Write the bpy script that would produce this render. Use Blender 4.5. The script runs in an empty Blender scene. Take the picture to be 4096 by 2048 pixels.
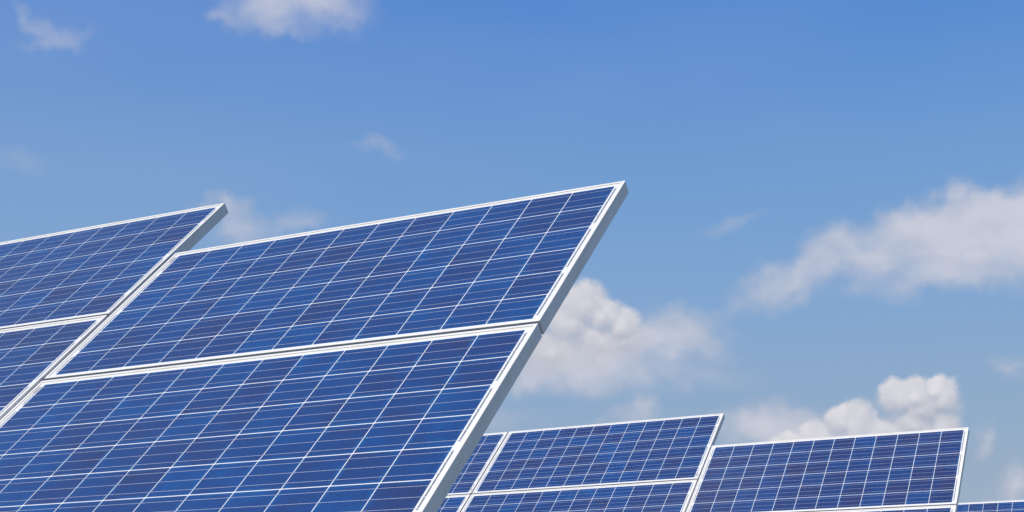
import bpy, math, random
from mathutils import Matrix, Vector
random.seed(7)
R = math.radians
sc = bpy.context.scene
col = sc.collection

# ---------------------------------------------------------------- camera
PITCH = 6.2
EYE = Vector((0.0, 0.0, 1.7))
cd = bpy.data.cameras.new('camera')
cd.sensor_width = 36.0
cd.lens = 52.30
cd.shift_x = 0.0986
cd.shift_y = 0.2318
cd.clip_start = 0.05
cd.clip_end = 5000.0
cam = bpy.data.objects.new('camera', cd)
cam.location = EYE
cam.rotation_euler = (R(90.0 + PITCH), 0, 0)
col.objects.link(cam)
sc.camera = cam

# ---------------------------------------------------------------- exposure
sc.view_settings.view_transform = 'Standard'
sc.view_settings.look = 'None'
sc.view_settings.exposure = 0.0
sc.view_settings.gamma = 1.0
sc.view_settings.use_curve_mapping = False
sc.cycles.max_bounces = 4
sc.cycles.use_denoising = False
sc.cycles.filter_width = 1.5
sc.cycles.diffuse_bounces = 2
sc.cycles.glossy_bounces = 2

# ---------------------------------------------------------------- sun direction
SUN_DIR = Vector((-0.345, -0.555, 0.757)).normalized()        # towards the sun
SUN_EL = math.asin(SUN_DIR.z)
SUN_AZ = math.atan2(SUN_DIR.x, SUN_DIR.y)                   # clockwise from +Y
sd = bpy.data.lights.new('sun', 'SUN')
sd.energy = 3.9
sd.angle = R(0.53)
sd.color = (1.0, 0.955, 0.88)
so = bpy.data.objects.new('sun', sd)
so.rotation_euler = (-SUN_DIR).to_track_quat('-Z', 'Y').to_euler()
so.location = (0, 0, 30)
col.objects.link(so)


def lin(r, g, b):
    f = lambda c: ((c / 255 + 0.055) / 1.055) ** 2.4 if c > 10 else c / 255 / 12.92
    return (f(r), f(g), f(b), 1.0)


# ---------------------------------------------------------------- node helper
class NT:
    def __init__(self, tree):
        self.t = tree

    def n(self, kind, **kw):
        nd = self.t.nodes.new(kind)
        for k, v in kw.items():
            setattr(nd, k, v)
        return nd

    def put(self, sock, v):
        if isinstance(v, bpy.types.NodeSocket):
            self.t.links.new(v, sock)
        elif v is not None:
            sock.default_value = v

    def math(self, op, a, b=None, c=None, clamp=False):
        nd = self.n('ShaderNodeMath', operation=op, use_clamp=clamp)
        self.put(nd.inputs[0], a)
        self.put(nd.inputs[1], b)
        self.put(nd.inputs[2], c)
        return nd.outputs[0]

    def vec(self, op, a, b=None, s=None):
        nd = self.n('ShaderNodeVectorMath', operation=op)
        self.put(nd.inputs[0], a)
        self.put(nd.inputs[1], b)
        if s is not None:
            self.put(nd.inputs['Scale'], s)
        return nd.outputs['Value'] if op in ('LENGTH', 'DOT_PRODUCT', 'DISTANCE') else nd.outputs['Vector']

    def comb(self, x, y, z=0.0):
        nd = self.n('ShaderNodeCombineXYZ')
        self.put(nd.inputs[0], x); self.put(nd.inputs[1], y); self.put(nd.inputs[2], z)
        return nd.outputs[0]

    def sep(self, v):
        nd = self.n('ShaderNodeSeparateXYZ')
        self.put(nd.inputs[0], v)
        return nd.outputs

    def noise(self, v, scale, detail=4.0, rough=0.5, out='Fac', dim='3D'):
        nd = self.n('ShaderNodeTexNoise', noise_dimensions=dim)
        if v is not None:
            self.put(nd.inputs['Vector'], v)
        self.put(nd.inputs['Scale'], scale)
        self.put(nd.inputs['Detail'], detail)
        self.put(nd.inputs['Roughness'], rough)
        return nd.outputs[out]

    def map(self, v, a, b, c=0.0, d=1.0, kind='LINEAR'):
        nd = self.n('ShaderNodeMapRange', interpolation_type=kind, clamp=True)
        self.put(nd.inputs['Value'], v)
        self.put(nd.inputs['From Min'], a); self.put(nd.inputs['From Max'], b)
        self.put(nd.inputs['To Min'], c); self.put(nd.inputs['To Max'], d)
        return nd.outputs['Result']

    def mix(self, f, a, b, blend='MIX'):
        nd = self.n('ShaderNodeMix', data_type='RGBA', blend_type=blend)
        self.put(nd.inputs[0], f); self.put(nd.inputs[6], a); self.put(nd.inputs[7], b)
        return nd.outputs[2]


# ---------------------------------------------------------------- clouds, as azimuth / elevation / radii in degrees
# (azimuth, elevation, half width, half height, tilt, strength)
CUMULUS = [
    (19.19, 8.89, 1.39, 1.36, 0, 1),
    (19.85, 9.18, 0.91, 1.07, 0, 1),
    (19.69, 9.59, 0.65, 0.63, 0, 0.9),
    (18.50, 9.25, 1.01, 0.96, 0, 1),
    (19.03, 9.36, 0.96, 0.86, 0, 1),
    (18.91, 8.36, 1.31, 1.18, 0, 1),
    (19.98, 8.13, 0.86, 1.45, 0, 1),
    (16.78, 8.28, 1.11, 1.20, 0, 1),
    (16.35, 8.57, 0.76, 0.78, 0, 0.9),
    (17.49, 7.97, 1.06, 1.01, 0, 1),
    (15.60, 7.77, 1.26, 1.02, 0, 0.9),
    (18.36, 7.84, 1.40, 1.10, 0, 1),
    (14.33, 7.63, 1.19, 0.75, 0, 0.8),
    (19.36, 7.70, 1.30, 1.18, 0, 1),
    (6.80, 13.14, 1.36, 1.22, 0, 1),
    (7.57, 12.83, 1.16, 1.04, 0, 1),
    (8.24, 12.44, 0.96, 1.04, 0, 1),
    (6.21, 12.59, 1.45, 1.42, 0, 0.9),
    (8.32, 11.96, 1.34, 1.13, 0, 0.8),
    (7.36, 11.90, 1.83, 1.42, 0, 0.8),
    (5.62, 11.65, 1.84, 1.23, 0, 0.8),
]
SOFT = [
    (21.76, 15.14, 2.21, 1.31, 5, 0.95),
    (22.97, 15.62, 1.26, 1.12, 0, 1.0),
    (19.68, 15.16, 2.01, 1.33, 0, 0.9),
    (18.65, 15.96, 0.89, 0.62, 0, 0.7),
    (20.42, 16.06, 1.04, 0.53, 0, 0.6),
    (21.72, 16.11, 0.85, 0.43, 0, 0.5),
    (16.99, 14.67, 1.80, 0.90, 25, 0.8),
    (15.91, 15.11, 0.82, 0.54, 20, 0.5),
    (14.78, 14.09, 1.56, 0.73, 30, 0.7),
    (13.58, 14.16, 0.74, 0.41, 20, 0.35),
    (13.19, 13.63, 1.12, 0.46, 25, 0.35),
    (21.19, 13.78, 2.57, 0.71, 0, 0.6),
    (18.92, 13.62, 1.76, 0.49, 0, 0.3),
    (-4.66, 24.87, 2.50, 1.03, 0, 0.75),
    (-5.94, 24.00, 1.39, 0.69, 10, 0.5),
    (-3.15, 24.34, 1.60, 0.69, -20, 0.5),
    (-4.94, 23.42, 1.19, 0.44, 0, 0.4),
    (-7.53, 23.93, 0.59, 0.30, 0, 0.4),
    (-14.09, 22.91, 1.13, 0.45, -25, 0.3),
    (-14.99, 23.30, 0.61, 0.29, -15, 0.22),
    (-14.36, 22.59, 0.75, 0.29, 10, 0.18),
    (-13.04, 22.96, 0.57, 0.24, 30, 0.16),
    (-1.33, 19.29, 0.84, 0.37, -10, 0.33),
    (-15.35, 18.12, 1.48, 0.62, 0, 0.16),
    (-7.23, 17.32, 0.58, 0.41, -40, 0.5),
    (-6.54, 16.70, 1.07, 0.65, -45, 0.5),
    (-8.20, 17.19, 0.58, 0.32, 20, 0.4),
    (-6.72, 16.14, 1.27, 0.65, 0, 0.35),
    (-4.38, 16.38, 1.08, 0.47, 0, 0.38),
    (5.71, 11.36, 2.32, 0.95, 5, 0.85),
    (7.83, 11.32, 2.11, 0.90, 0, 0.75),
    (11.10, 12.43, 1.42, 0.75, -5, 0.75),
    (10.42, 11.61, 1.99, 0.61, 0, 0.65),
    (9.09, 12.13, 1.62, 0.85, 0, 0.65),
    (4.74, 10.71, 1.84, 0.76, 0, 0.6),
    (7.34, 10.38, 2.50, 0.57, 0, 0.4),
    (10.68, 10.57, 2.45, 0.56, 0, 0.35),
    (8.85, 9.30, 0.71, 0.52, 0, 0.6),
    (8.28, 8.93, 0.86, 0.38, 0, 0.35),
    (9.22, 8.53, 2.37, 0.38, 0, 0.2),
    (13.72, 9.05, 1.10, 0.75, 0, 0.68),
    (12.97, 8.61, 1.20, 0.56, 0, 0.5),
    (14.44, 8.56, 1.10, 0.56, 0, 0.5),
    (15.09, 9.00, 0.36, 0.37, 0, 0.4),
    (15.25, 8.25, 2.90, 0.88, 0, 0.68),
    (22.16, 10.51, 0.71, 0.44, 0, 0.5),
    (21.16, 7.66, 0.42, 0.40, 0, 0.55),
    (22.48, 6.12, 0.62, 0.80, 0, 0.8),
    (21.63, 5.62, 1.00, 0.27, 0, 0.3),
    (12.12, 16.03, 0.80, 0.31, 8, 0.24),
    (13.07, 16.16, 0.75, 0.22, 8, 0.15),
    (2.98, 8.92, 1.94, 0.58, 0, 0.3),
]


def blob_group(name, blobs, power):
    """node group: (azimuth, elevation) in degrees -> cloud field, highest of all the puffs."""
    g = bpy.data.node_groups.new(name, 'ShaderNodeTree')
    g.interface.new_socket('P', in_out='INPUT', socket_type='NodeSocketVector')
    g.interface.new_socket('F', in_out='OUTPUT', socket_type='NodeSocketFloat')
    t = NT(g)
    gi = g.nodes.new('NodeGroupInput')
    go = g.nodes.new('NodeGroupOutput')
    acc = None
    gx, gy, gz = t.sep(gi.outputs[0])
    for az, el, rx, ry, rot, amp in blobs:
        m = t.n('ShaderNodeMapping', vector_type='TEXTURE')
        # the running value rides along in z, scaled to nothing: it only orders the evaluation
        t.put(m.inputs['Vector'], t.comb(gx, gy, acc if acc is not None else 0.0))
        m.inputs['Location'].default_value = (az, el, 0)
        m.inputs['Rotation'].default_value = (0, 0, R(rot))
        m.inputs['Scale'].default_value = (rx, ry, 1e5)
        d = t.vec('LENGTH', m.outputs[0])
        if power == 'CONE':
            f = t.math('MULTIPLY_ADD', d, -amp, amp)
            acc = f if acc is None else t.math('SMOOTH_MAX', acc, f, 0.16)
        else:
            # bell that reaches zero at 1.6 radii
            f = t.map(d, 1.6, 0.0, 0.0, amp, 'SMOOTHSTEP')
            # screen blend keeps sums below one
            acc = f if acc is None else t.math('SUBTRACT', t.math('ADD', acc, f), t.math('MULTIPLY', acc, f))
    g.links.new(acc, go.inputs[0])
    return g


def build_world():
    w = bpy.data.worlds.new('World')
    sc.world = w
    w.use_nodes = True
    nt = w.node_tree
    nt.nodes.clear()
    t = NT(nt)
    sky = t.n('ShaderNodeTexSky', sky_type='NISHITA')
    sky.sun_disc = False
    sky.sun_elevation = SUN_EL
    sky.sun_rotation = SUN_AZ
    sky.altitude = 100.0
    sky.air_density = 1.0
    sky.dust_density = 0.3
    sky.ozone_density = 6.0
    tc = t.n('ShaderNodeTexCoord')
    D = tc.outputs['Generated']
    x, y, z = t.sep(D)
    az = t.math('MULTIPLY', t.math('ARCTAN2', x, y), 180 / math.pi)
    el = t.math('MULTIPLY', t.math('ARCSINE', z), 180 / math.pi)
    P = t.comb(az, el, 0)
    base = t.vec('SCALE', sky.outputs[0], s=0.10)
    # humid air: a pale veil that thickens towards the horizon and towards the sun's side
    veil_n = t.math('SUBTRACT', t.noise(t.vec('MULTIPLY', D, (3.0, 3.0, 9.0)), 1.3, 3.0, 0.5), 0.5)
    hr = t.n('ShaderNodeValToRGB')
    t.put(hr.inputs[0], t.map(el, 0.0, 60.0))
    e = hr.color_ramp.elements
    e[0].position = 0.0; e[0].color = lin(168, 181, 193)
    e[1].position = 1.0; e[1].color = lin(70, 118, 190)
    for pos, c in ((0.083, lin(158, 176, 196)), (0.14, lin(146, 172, 200)), (0.21, lin(131, 167, 208)), (0.30, lin(114, 158, 209)), (0.40, lin(84, 137, 211))):
        k = hr.color_ramp.elements.new(pos); k.color = c
    veil = t.map(el, 14.0, 75.0, 1.0, 0.30)
    veil = t.math('ADD', veil, t.math('MULTIPLY', veil_n, 0.15), clamp=True)
    skyc = t.mix(1.0, base, SKY_TINT, 'MULTIPLY')
    skyc = t.mix(veil, skyc, hr.outputs[0])
    side = t.map(az, -40.0, 20.0, 0.60, 0.0)
    side = t.math('ADD', side, t.math('MULTIPLY', veil_n, 0.55), clamp=True)
    skyc = t.mix(t.math('MULTIPLY', side, t.map(el, 0.0, 60.0, 1.0, 0.0)), skyc, lin(150, 173, 207))
    # wind-torn edges: the direction is shaken before the puffs are looked up
    wa = t.noise(D, 26.0, 2.0, 0.5, 'Color')
    wb = t.noise(D, 110.0, 3.0, 0.55, 'Color')
    va = t.vec('SUBTRACT', wa, (0.5, 0.5, 0.5))
    vb = t.vec('SUBTRACT', wb, (0.5, 0.5, 0.5))
    # --- soft drifting cloud
    sg = blob_group('soft_field', SOFT, 'BELL')
    n1 = t.n('ShaderNodeGroup'); n1.node_tree = sg
    t.put(n1.inputs[0], t.vec('ADD', P, t.vec('ADD', t.vec('SCALE', va, s=2.2), t.vec('SCALE', vb, s=0.6))))
    fine = t.noise(t.vec('MULTIPLY', D, (1.0, 1.0, 1.6)), 42.0, 5.0, 0.5)
    s_f = n1.outputs[0]
    s_a = t.math('ADD', s_f, t.math('MULTIPLY', t.math('MULTIPLY', t.math('SUBTRACT', fine, 0.5), 0.42), t.map(s_f, 0.0, 0.5)))
    s_a = t.map(s_a, 0.02, 0.88, 0.0, 0.92)
    s_l = t.math('ADD', t.map(s_f, 0.1, 0.95, 0.15, 0.85), t.math('MULTIPLY', t.math('SUBTRACT', fine, 0.5), 1.0), clamp=True)
    s_c = t.mix(s_l, lin(176, 183, 200), lin(208, 209, 221))
    out = t.mix(s_a, skyc, s_c)
    # --- more of the same broken cloud higher up, over and behind the camera, added to mottle panel reflections
    hi = t.noise(t.vec('MULTIPLY', D, (1.0, 1.0, 1.3)), 4.2, 6.0, 0.55)
    hi = t.math('MULTIPLY', t.map(hi, 0.56, 0.72, 0.0, 0.7, 'SMOOTHSTEP'), t.map(el, 26.0, 34.0))
    out = t.mix(hi, out, lin(205, 208, 218))
    # --- heaped cloud, crisp crowns and melting bases
    cg = blob_group('heap_field', CUMULUS, 'CONE')
    bl = t.noise(D, 55.0, 4.0, 0.5)
    bump = t.math('SUBTRACT', t.math('ABSOLUTE', t.math('MULTIPLY_ADD', bl, 4.0, -2.0)), 0.30)
    Pc = t.vec('ADD', P, t.vec('ADD', t.vec('SCALE', va, s=0.8), t.vec('SCALE', vb, s=0.4)))
    n2 = t.n('ShaderNodeGroup'); n2.node_tree = cg
    t.put(n2.inputs[0], Pc)
    n3 = t.n('ShaderNodeGroup'); n3.node_tree = cg
    t.put(n3.inputs[0], t.vec('ADD', Pc, (-0.05, 0.30, 0.0)))
    F = t.math('ADD', n2.outputs[0], t.math('MULTIPLY', bump, 0.14))
    lit = t.math('SUBTRACT', n2.outputs[0], n3.outputs[0])
    fineb = t.noise(D, 90.0, 4.0, 0.55)
    lit = t.map(lit, -0.28, 0.40)
    width = t.map(lit, 0.1, 0.8, 0.90, 0.28)
    c_a = t.math('DIVIDE', F, width, clamp=True)
    c_a = t.map(c_a, 0.0, 1.0, 0.0, 1.0, 'SMOOTHSTEP')
    l2 = t.math('ADD', lit, t.math('MULTIPLY', bump, 0.35))
    l2 = t.math('ADD', l2, t.math('MULTIPLY', t.math('SUBTRACT', fineb, 0.5), 0.3), clamp=True)
    ramp = t.n('ShaderNodeValToRGB')
    t.put(ramp.inputs[0], l2)
    e = ramp.color_ramp.elements
    e[0].position = 0.0; e[0].color = lin(180, 185, 198)
    e[1].position = 1.0; e[1].color = lin(226, 224, 228)
    m = ramp.color_ramp.elements.new(0.55); m.color = lin(204, 205, 214)
    out = t.mix(t.math('MULTIPLY', c_a, 0.93), out, ramp.outputs[0])
    bg = t.n('ShaderNodeBackground')
    t.put(bg.inputs['Color'], out)
    bg.inputs['Strength'].default_value = 1.0
    wo = t.n('ShaderNodeOutputWorld')
    nt.links.new(bg.outputs[0], wo.inputs['Surface'])
    w.cycles.sampling_method = 'MANUAL'
    w.cycles.sample_map_resolution = 1024


SKY_TINT = (1.0, 1.12, 1.25, 1.0)
build_world()


# ---------------------------------------------------------------- materials
def material(name):
    m = bpy.data.materials.new(name)
    m.use_nodes = True
    t = NT(m.node_tree)
    b = m.node_tree.nodes['Principled BSDF']
    return m, t, b


def coat(b, rough=0.03):
    b.inputs['Coat Weight'].default_value = 1.0
    b.inputs['Coat Roughness'].default_value = rough
    b.inputs['Coat IOR'].default_value = 1.30


def mat_frame():
    m, t, b = material('white_coated_aluminium')
    tc = t.n('ShaderNodeTexCoord')
    n = t.noise(t.vec('MULTIPLY', tc.outputs['Object'], (1.0, 6.0, 6.0)), 6.0, 5.0, 0.6)
    n2 = t.noise(tc.outputs['Object'], 90.0, 3.0, 0.6)
    c = t.mix(t.map(n, 0.42, 0.75), (0.79, 0.762, 0.715, 1), (0.69, 0.65, 0.59, 1))
    c = t.mix(t.map(n2, 0.55, 0.8, 0.0, 0.35), c, (0.58, 0.53, 0.46, 1))
    t.put(b.inputs['Base Color'], c)
    t.put(b.inputs['Roughness'], t.map(n2, 0.3, 0.7, 0.35, 0.55))
    b.inputs['Specular IOR Level'].default_value = 0.5
    return m


def mat_backsheet():
    m, t, b = material('white_backsheet_under_glass')
    tc = t.n('ShaderNodeTexCoord')
    n = t.noise(tc.outputs['Object'], 9.0, 4.0, 0.6)
    t.put(b.inputs['Base Color'], t.mix(n, (0.80, 0.80, 0.80, 1), (0.72, 0.71, 0.69, 1)))
    b.inputs['Roughness'].default_value = 0.6
    coat(b)
    return m


def mat_cell():
    m, t, b = material('polycrystalline_silicon_under_glass')
    tc = t.n('ShaderNodeTexCoord')
    oi = t.n('ShaderNodeObjectInfo')
    rnd = oi.outputs['Random']
    P = tc.outputs['Object']
    off = t.comb(t.math('MULTIPLY', rnd, 37.0), t.math('MULTIPLY', rnd, 91.0), t.math('MULTIPLY', rnd, 13.0))
    Q = t.vec('ADD', P, off)
    soft = t.noise(Q, 7.0, 2.0, 0.5)
    grain = t.n('ShaderNodeTexVoronoi', feature='F1')
    t.put(grain.inputs['Vector'], Q); grain.inputs['Scale'].default_value = 160.0
    gr = t.sep(grain.outputs['Color'])[0]
    # film thickness: each wafer has its own, drifting across it
    r2 = t.math('FRACT', t.math('MULTIPLY', rnd, 17.31))
    k = t.math('ADD', t.math('MULTIPLY', r2, 0.52), t.math('MULTIPLY', t.math('SUBTRACT', soft, 0.5), 1.1))
    k = t.math('ADD', k, t.math('MULTIPLY', t.math('SUBTRACT', gr, 0.5), 0.24))
    bias = t.sep(oi.outputs['Color'])[0]
    k = t.math('ADD', k, t.math('SUBTRACT', bias, 0.26), clamp=True)
    ramp = t.n('ShaderNodeValToRGB')
    t.put(ramp.inputs[0], k)
    e = ramp.color_ramp.elements
    e[0].position = 0.0; e[0].color = (0.022, 0.031, 0.106, 1)
    e[1].position = 1.0; e[1].color = (0.005, 0.065, 0.228, 1)
    x = ramp.color_ramp.elements.new(0.35); x.color = (0.014, 0.038, 0.143, 1)
    x = ramp.color_ramp.elements.new(0.70); x.color = (0.009, 0.048, 0.182, 1)
    # the wafer's colour runs bluer in patches along its rim
    px, py, pz = t.sep(P)
    rim = t.math('MAXIMUM', t.math('ABSOLUTE', px), t.math('ABSOLUTE', py))
    rim = t.map(rim, 0.058, 0.078, 0.0, 1.0, 'SMOOTHSTEP')
    rimn = t.map(t.noise(Q, 11.0, 1.0, 0.5), 0.42, 0.66)
    c = t.mix(t.math('MULTIPLY', t.math('MULTIPLY', rim, rimn), 0.75), ramp.outputs[0], (0.007, 0.094, 0.275, 1))
    # a film of dried dust lies on the glass in drifts and run-off streaks
    ge = t.n('ShaderNodeNewGeometry')
    d1 = t.noise(ge.outputs['Position'], 2.2, 4.0, 0.6)
    d2 = t.noise(t.vec('MULTIPLY', ge.outputs['Position'], (30.0, 30.0, 3.0)), 1.0, 2.0, 0.5)
    dust = t.math('MULTIPLY', t.map(d1, 0.40, 0.75), t.map(d2, 0.30, 0.75, 0.4, 1.0))
    c = t.mix(t.math('MULTIPLY', dust, 0.015), c, (0.42, 0.40, 0.36, 1))
    t.put(b.inputs['Base Color'], c)
    b.inputs['Roughness'].default_value = 0.45
    b.inputs['Specular IOR Level'].default_value = 0.3
    coat(b)
    return m


def mat_metal(name, c0, c1, metallic, rough, scale):
    m, t, b = material(name)
    tc = t.n('ShaderNodeTexCoord')
    n = t.noise(tc.outputs['Object'], scale, 3.0, 0.6)
    t.put(b.inputs['Base Color'], t.mix(t.map(n, 0.35, 0.7), c0, c1))
    b.inputs['Metallic'].default_value = metallic
    t.put(b.inputs['Roughness'], t.map(n, 0.3, 0.7, rough, rough + 0.2))
    coat(b)
    return m


def mat_label():
    m, t, b = material('printed_grey_sticker')
    tc = t.n('ShaderNodeTexCoord')
    x, y, z = t.sep(tc.outputs['Object'])
    w = t.noise(t.comb(0.0, t.math('MULTIPLY', y, 900.0), 0.0), 1.0, 1.0, 0.5)
    bars = t.map(w, 0.47, 0.53)
    inside = t.math('LESS_THAN', t.math('ABSOLUTE', t.math('ADD', x, 0.001)), 0.006)
    t.put(b.inputs['Base Color'], t.mix(t.math('MULTIPLY', bars, inside), (0.55, 0.54, 0.52, 1), (0.07, 0.07, 0.07, 1)))
    coat(b)
    return m


def mat_steel():
    m, t, b = material('galvanised_steel')
    tc = t.n('ShaderNodeTexCoord')
    n = t.noise(tc.outputs['Object'], 30.0, 4.0, 0.6)
    t.put(b.inputs['Base Color'], t.mix(n, (0.45, 0.46, 0.47, 1), (0.34, 0.35, 0.36, 1)))
    b.inputs['Metallic'].default_value = 0.8
    b.inputs['Roughness'].default_value = 0.5
    return m


def mat_ground():
    m, t, b = material('dry_grass_gravel')  # unseen dry grass and gravel, paled to bounce neutral light onto frame sides
    tc = t.n('ShaderNodeTexCoord')
    P = tc.outputs['Object']
    a = t.noise(P, 0.25, 6.0, 0.6)
    d = t.noise(P, 9.0, 6.0, 0.7)
    c = t.mix(t.map(a, 0.35, 0.7), (0.10, 0.115, 0.060, 1), (0.20, 0.185, 0.125, 1))
    c = t.mix(t.map(d, 0.4, 0.75, 0.0, 0.7), c, (0.27, 0.255, 0.22, 1))
    t.put(b.inputs['Base Color'], c)
    b.inputs['Roughness'].default_value = 0.95
    bp = t.n('ShaderNodeBump')
    bp.inputs['Distance'].default_value = 0.06
    t.put(bp.inputs['Height'], d)
    t.put(b.inputs['Normal'], bp.outputs[0])
    return m


M_FRAME = mat_frame()
M_BACK = mat_backsheet()
M_CELL = mat_cell()
M_BUS = mat_metal('tinned_copper_busbar', (0.62, 0.66, 0.76, 1), (0.90, 0.92, 0.98, 1), 0.35, 0.30, 120.0)  # brighter flecks in the base colour stand in for glints along the strips
M_RIB = mat_metal('tinned_string_ribbon', (0.15, 0.16, 0.17, 1), (0.27, 0.28, 0.29, 1), 0.3, 0.45, 60.0)
M_TAB = mat_metal('solder_tab', (0.60, 0.62, 0.62, 1), (0.80, 0.82, 0.82, 1), 0.3, 0.35, 90.0)
M_LABEL = mat_label()
M_STEEL = mat_steel()
M_GROUND = mat_ground()


# ---------------------------------------------------------------- mesh helpers
def mesh(name, verts, faces, mat, smooth=False):
    me = bpy.data.meshes.new(name)
    me.from_pydata([tuple(v) for v in verts], [], faces)
    me.materials.append(mat)
    me.update()
    if smooth:
        for p in me.polygons:
            p.use_smooth = True
    return me


def box_mesh(name, x0, x1, y0, y1, z0, z1, mat):
    v = [(x0, y0, z0), (x1, y0, z0), (x1, y1, z0), (x0, y1, z0),
         (x0, y0, z1), (x1, y0, z1), (x1, y1, z1), (x0, y1, z1)]
    f = [(0, 3, 2, 1), (4, 5, 6, 7), (0, 1, 5, 4), (1, 2, 6, 5), (2, 3, 7, 6), (3, 0, 4, 7)]
    return mesh(name, v, f, mat)


def part(name, me, parent, loc=(0, 0, 0), rz=0.0):
    o = bpy.data.objects.new(name, me)
    o.parent = parent
    o.location = loc
    if rz:
        o.rotation_euler = (0, 0, rz)
    col.objects.link(o)
    return o


# module geometry, metres. Local axes: x along the row, y down the slope, z away from the sky.
# The origin is the middle of the lower back edge.
W, H, DEP = 1.956, 0.9907, 0.0473
MX, MY, REC = 0.0320, 0.0238, 0.0045
PX, PY = (W - 2 * MX) / 12, (H - 2 * MY) / 6
GAPC = 0.0034                                             # joint between columns
GAPR = 0.0048                                             # joint between rows
CW, CH = PX - GAPC, PY - GAPR


def L(x, y, z=0.0):
    """from front-face coordinates (0..W, 0..H, depth) to the module's own axes"""
    return (x - W / 2, y - H, z - DEP)


def rail_mesh(name, length):
    """mitred aluminium C-profile; runs along x, outer face at y = 0, body towards +y"""
    prof = [(0.0, 0.0009), (0.0009, 0.0), (0.0101, 0.0), (0.0110, 0.0009), (0.0110, 0.0033), (0.0135, 0.0043), (0.0022, 0.0043),
            (0.0022, DEP - 0.002), (0.028, DEP - 0.002), (0.028, DEP), (0.0, DEP)]
    v, f = [], []
    for s in (0, 1):
        for (d, z) in prof:
            e = d + 0.00025
            v.append((e if s == 0 else length - e, d, z))
    n = len(prof)
    for i in range(n):
        j = (i + 1) % n
        f.append((i, j, n + j, n + i))
    f.append(tuple(range(n - 1, -1, -1)))
    f.append(tuple(range(n, 2 * n)))
    return mesh(name, v, f, M_FRAME)


ME_LONG = rail_mesh('long_frame_rail', W)
ME_SHORT = rail_mesh('short_frame_rail', H)
ME_BACK = box_mesh('backsheet', *(L(0.004, 0)[0], L(W - 0.004, 0)[0], L(0, 0.004)[1], L(0, H - 0.004)[1],
                                  REC - DEP, REC + 0.005 - DEP), M_BACK)


def cell_mesh():
    c = 0.0022
    a, b = CW / 2, CH / 2
    ring = [(-a + c, -b), (a - c, -b), (a, -b + c), (a, b - c), (a - c, b), (-a + c, b), (-a, b - c), (-a, -b + c)]
    v = [(x, y, -0.0004) for x, y in ring] + [(x, y, 0.0001) for x, y in ring]
    f = [tuple(range(7, -1, -1))] + [(i, (i + 1) % 8, 8 + (i + 1) % 8, 8 + i) for i in range(8)]
    return mesh('solar_cell', v, f, M_CELL)


ME_CELL = cell_mesh()
TAB = 0.0105                                              # how far a busbar runs past the last wafer
BUS_L = W - 2 * MX + 2 * TAB - 0.004
ME_BUS = box_mesh('busbar', -BUS_L / 2, BUS_L / 2, -0.0006, 0.0006, -0.00065, 0.0, M_BUS)
RB = 0.0055


def ribbon_mesh(rows):
    half = ((rows - 1) * PY + 4 * PY / 6 + 0.010) / 2 if rows > 1 else (4 * PY / 6 + 0.010) / 2
    return box_mesh('string_ribbon', -RB / 2, RB / 2, -half, half, -0.0003, 0.0001, M_RIB)


ME_RIB = {1: ribbon_mesh(1), 2: ribbon_mesh(2)}
ME_TAB = box_mesh('solder_tab', -0.0042, 0.0042, -0.0018, 0.0018, -0.0005, 0.0001, M_TAB)
ME_LABEL = box_mesh('serial_label', -0.009, 0.009, -0.020, 0.020, -0.00025, 0.0001, M_LABEL)


def module(M, label, flipped=False, sticker=True, cat='solar panel', batch=0.5):
    root = bpy.data.objects.new('solar_panel', None)
    root.empty_display_size = 0.2
    col.objects.link(root)
    off = Matrix.Translation((-W / 2, H, DEP))
    root.matrix_world = M @ off
    root['label'] = label
    root['category'] = cat
    root['group'] = 'framed solar panels in the sloping arrays'
    # frame: four mitred rails
    part('frame_rail', ME_LONG, root, L(0, 0))
    part('frame_rail', ME_LONG, root, L(W, H), math.pi)
    part('frame_rail', ME_SHORT, root, L(0, H), -math.pi / 2)
    part('frame_rail', ME_SHORT, root, L(W, 0), math.pi / 2)
    part('backsheet', ME_BACK, root)
    order = [(i, j) for i in range(12) for j in range(6)]
    for i, j in order:
        c = part('solar_cell', ME_CELL, root, L(MX + PX * (i + .5), MY + PY * (j + .5), REC))
        c.color = (batch, 0, 0, 1)                        # colour batch of the wafers
    for j in range(6):
        for k in (1, 3, 5):
            part('busbar', ME_BUS, root, L(W / 2, MY + PY * j + GAPR / 2 + CH * k / 6, REC - 0.00038))
    pairs = [(0, 2), (2, 2), (4, 2)]
    singles = [(0, 1), (1, 2), (3, 2), (5, 1)]
    for side, runs in ((1, singles if flipped else pairs), (-1, pairs if flipped else singles)):
        x = W - MX + GAPC / 2 + 0.0068 if side == 1 else MX - GAPC / 2 - 0.0068
        for j, n in runs:
            part('string_ribbon', ME_RIB[n], root, L(x, MY + PY * (j + n / 2), REC))
        for j in range(6):
            for k in (1, 3, 5):
                part('solder_tab', ME_TAB, root, L(x, MY + PY * j + GAPR / 2 + CH * k / 6, REC - 0.0001))
    if sticker:
        if flipped:
            part('serial_label', ME_LABEL, root, L(W - 0.0215, H - 0.058, REC - 0.0003), math.pi)
        else:
            part('serial_label', ME_LABEL, root, L(0.0215, 0.058, REC - 0.0003))
    return root


# ---------------------------------------------------------------- ground
gv, gf = [], []
N = 60
for a in range(N + 1):
    for b in range(N + 1):
        s = lambda q: math.copysign(abs(q) ** 3.0, q) * 2500
        X, Y = s(a / N * 2 - 1), s(b / N * 2 - 1)
        gv.append((X, Y + 8, -0.02 + 0.03 * math.sin(X * 0.7) * math.cos(Y * 0.5) if abs(X) < 60 and abs(Y) < 60 else -0.02))
for a in range(N):
    for b in range(N):
        i = a * (N + 1) + b
        gf.append((i, i + N + 1, i + N + 2, i + 1))
g = bpy.data.objects.new('ground', mesh('ground', gv, gf, M_GROUND, True))
g['kind'] = 'structure'
col.objects.link(g)

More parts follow.
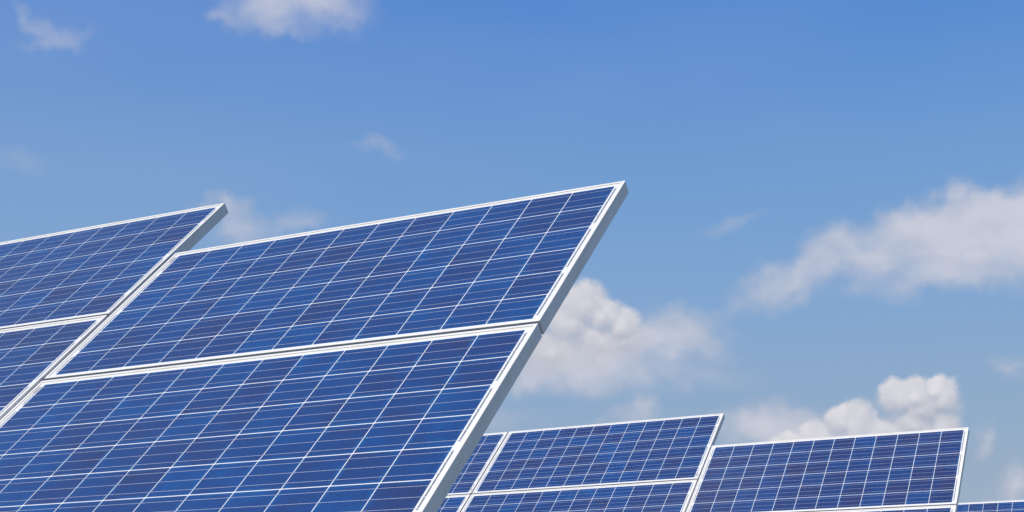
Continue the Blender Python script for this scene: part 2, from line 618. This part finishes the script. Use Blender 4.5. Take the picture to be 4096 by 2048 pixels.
# ---------------------------------------------------------------- the five tables of modules
# along the row, down the slope, top right front corner, gap down the slope, gap along the row
TABLES = {
    'main': ((0.87646, -0.48148, -0.00024), (-0.36498, -0.66406, -0.65255), (0.7462, 5.0307, 3.3422), 0.0162, 0.0200),
    'left': ((0.88051, -0.47403, 0.00171), (-0.3595, -0.67013, -0.64937), (-0.8102, 6.2917, 3.6538), 0.0130, 0.0200),
    'far': ((0.88001, -0.4749, 0.00765), (-0.36397, -0.68463, -0.63151), (2.5957, 12.2037, 3.6952), 0.0155, 0.0125),
    'right': ((0.87901, -0.4768, 0.0033), (-0.36253, -0.67282, -0.64489), (4.1428, 10.9333, 3.3826), 0.0135, 0.0200),
    'last': ((0.87901, -0.4768, 0.0033), (-0.36253, -0.67282, -0.64489), (8.0815, 16.4604, 3.4777), 0.0120, 0.0120),
}


def frame_of(key, i=0, j=0):
    u, v, o, gv_, gu_ = TABLES[key]
    u = Vector(u).normalized()
    v = Vector(v); v = (v - u * u.dot(v)).normalized()
    n = u.cross(v)
    p = Vector(o) - u * (i * (W + gu_)) + v * (j * (H + gv_))
    m = Matrix((u, v, n)).transposed().to_4x4()
    m.translation = p
    return m


module(frame_of('main', 0, 0), 'largest panel seen whole, its right corner highest of all against the blue sky', batch=0.5)
module(frame_of('main', 0, 1), 'big front panel running off the bottom edge, directly below the largest whole panel', batch=0.5)
module(frame_of('left', 0, 0), 'upper left panel stepped higher than the big front ones, its grey end against sky', True, batch=0.43)
module(frame_of('left', 0, 1), 'panel at the left edge of the photo, below the stepped upper left one', True, batch=0.43)
module(frame_of('far', 0, 0), 'smaller distant panel seen whole, first to the right of the big front array', True, batch=0.5)
module(frame_of('far', 0, 1), 'distant panel cut by the bottom edge, directly below the whole one in the middle row', True, batch=0.5)
module(frame_of('far', 1, 0), 'narrow slice of a distant panel peeping out right of the big grey frame edge', True, batch=0.5)
module(frame_of('far', 1, 1), 'smallest corner of a distant panel at the bottom edge, beside the big grey frame edge', True, batch=0.5)
module(frame_of('right', 0, 0), 'violet tinged panel at the right of the photo under the white heaped cloud', sticker=False, batch=0.36)
module(frame_of('right', 0, 1), 'thin strip of panel along the bottom edge below the violet tinged right panel', sticker=False, batch=0.36)
module(frame_of('last', 0, 0), 'farthest panel, a thin bright blue strip in the bottom right corner', sticker=False, batch=0.6)


# ---------------------------------------------------------------- steel racks that carry the modules (behind them)
def rack(key, cols):
    u, v, o, gv_, gu_ = TABLES[key]
    M = frame_of(key)
    root = bpy.data.objects.new('mounting_rack', None)
    root['kind'] = 'structure'
    root.matrix_world = M
    col.objects.link(root)
    width = cols * (W + gu_)
    x0, x1 = -width + 0.25, -0.25
    for yy in (0.22, H - 0.22, H + gv_ + 0.22, 2 * H + gv_ - 0.22):
        part('purlin', box_mesh('purlin', x0, x1, yy - 0.02, yy + 0.02, DEP + 0.001, DEP + 0.041, M_STEEL), root)
    inv = M.inverted()
    npost = 2 * cols
    for k in range(npost):
        xx = x0 + 0.15 + (x1 - 0.75 - x0 - 0.15) * k / (npost - 1)
        part('rafter', box_mesh('rafter', xx - 0.03, xx + 0.03, 0.10, 2 * H - 0.08, DEP + 0.043, DEP + 0.123, M_STEEL), root)
        for yy in (0.55, 1.55):
            top = M @ Vector((xx, yy, DEP + 0.125))
            s = 0.045
            vv = []
            for z in (top.z, -0.35):
                for dx, dy in ((-s, -s), (s, -s), (s, s), (-s, s)):
                    vv.append(inv @ Vector((top.x + dx, top.y + dy, z)))
            part('post', mesh('post', vv, [(0, 3, 2, 1), (4, 5, 6, 7), (0, 1, 5, 4), (1, 2, 6, 5), (2, 3, 7, 6), (3, 0, 4, 7)], M_STEEL), root)


rack('main', 1)
rack('left', 1)
rack('far', 2)
rack('right', 1)
rack('last', 1)
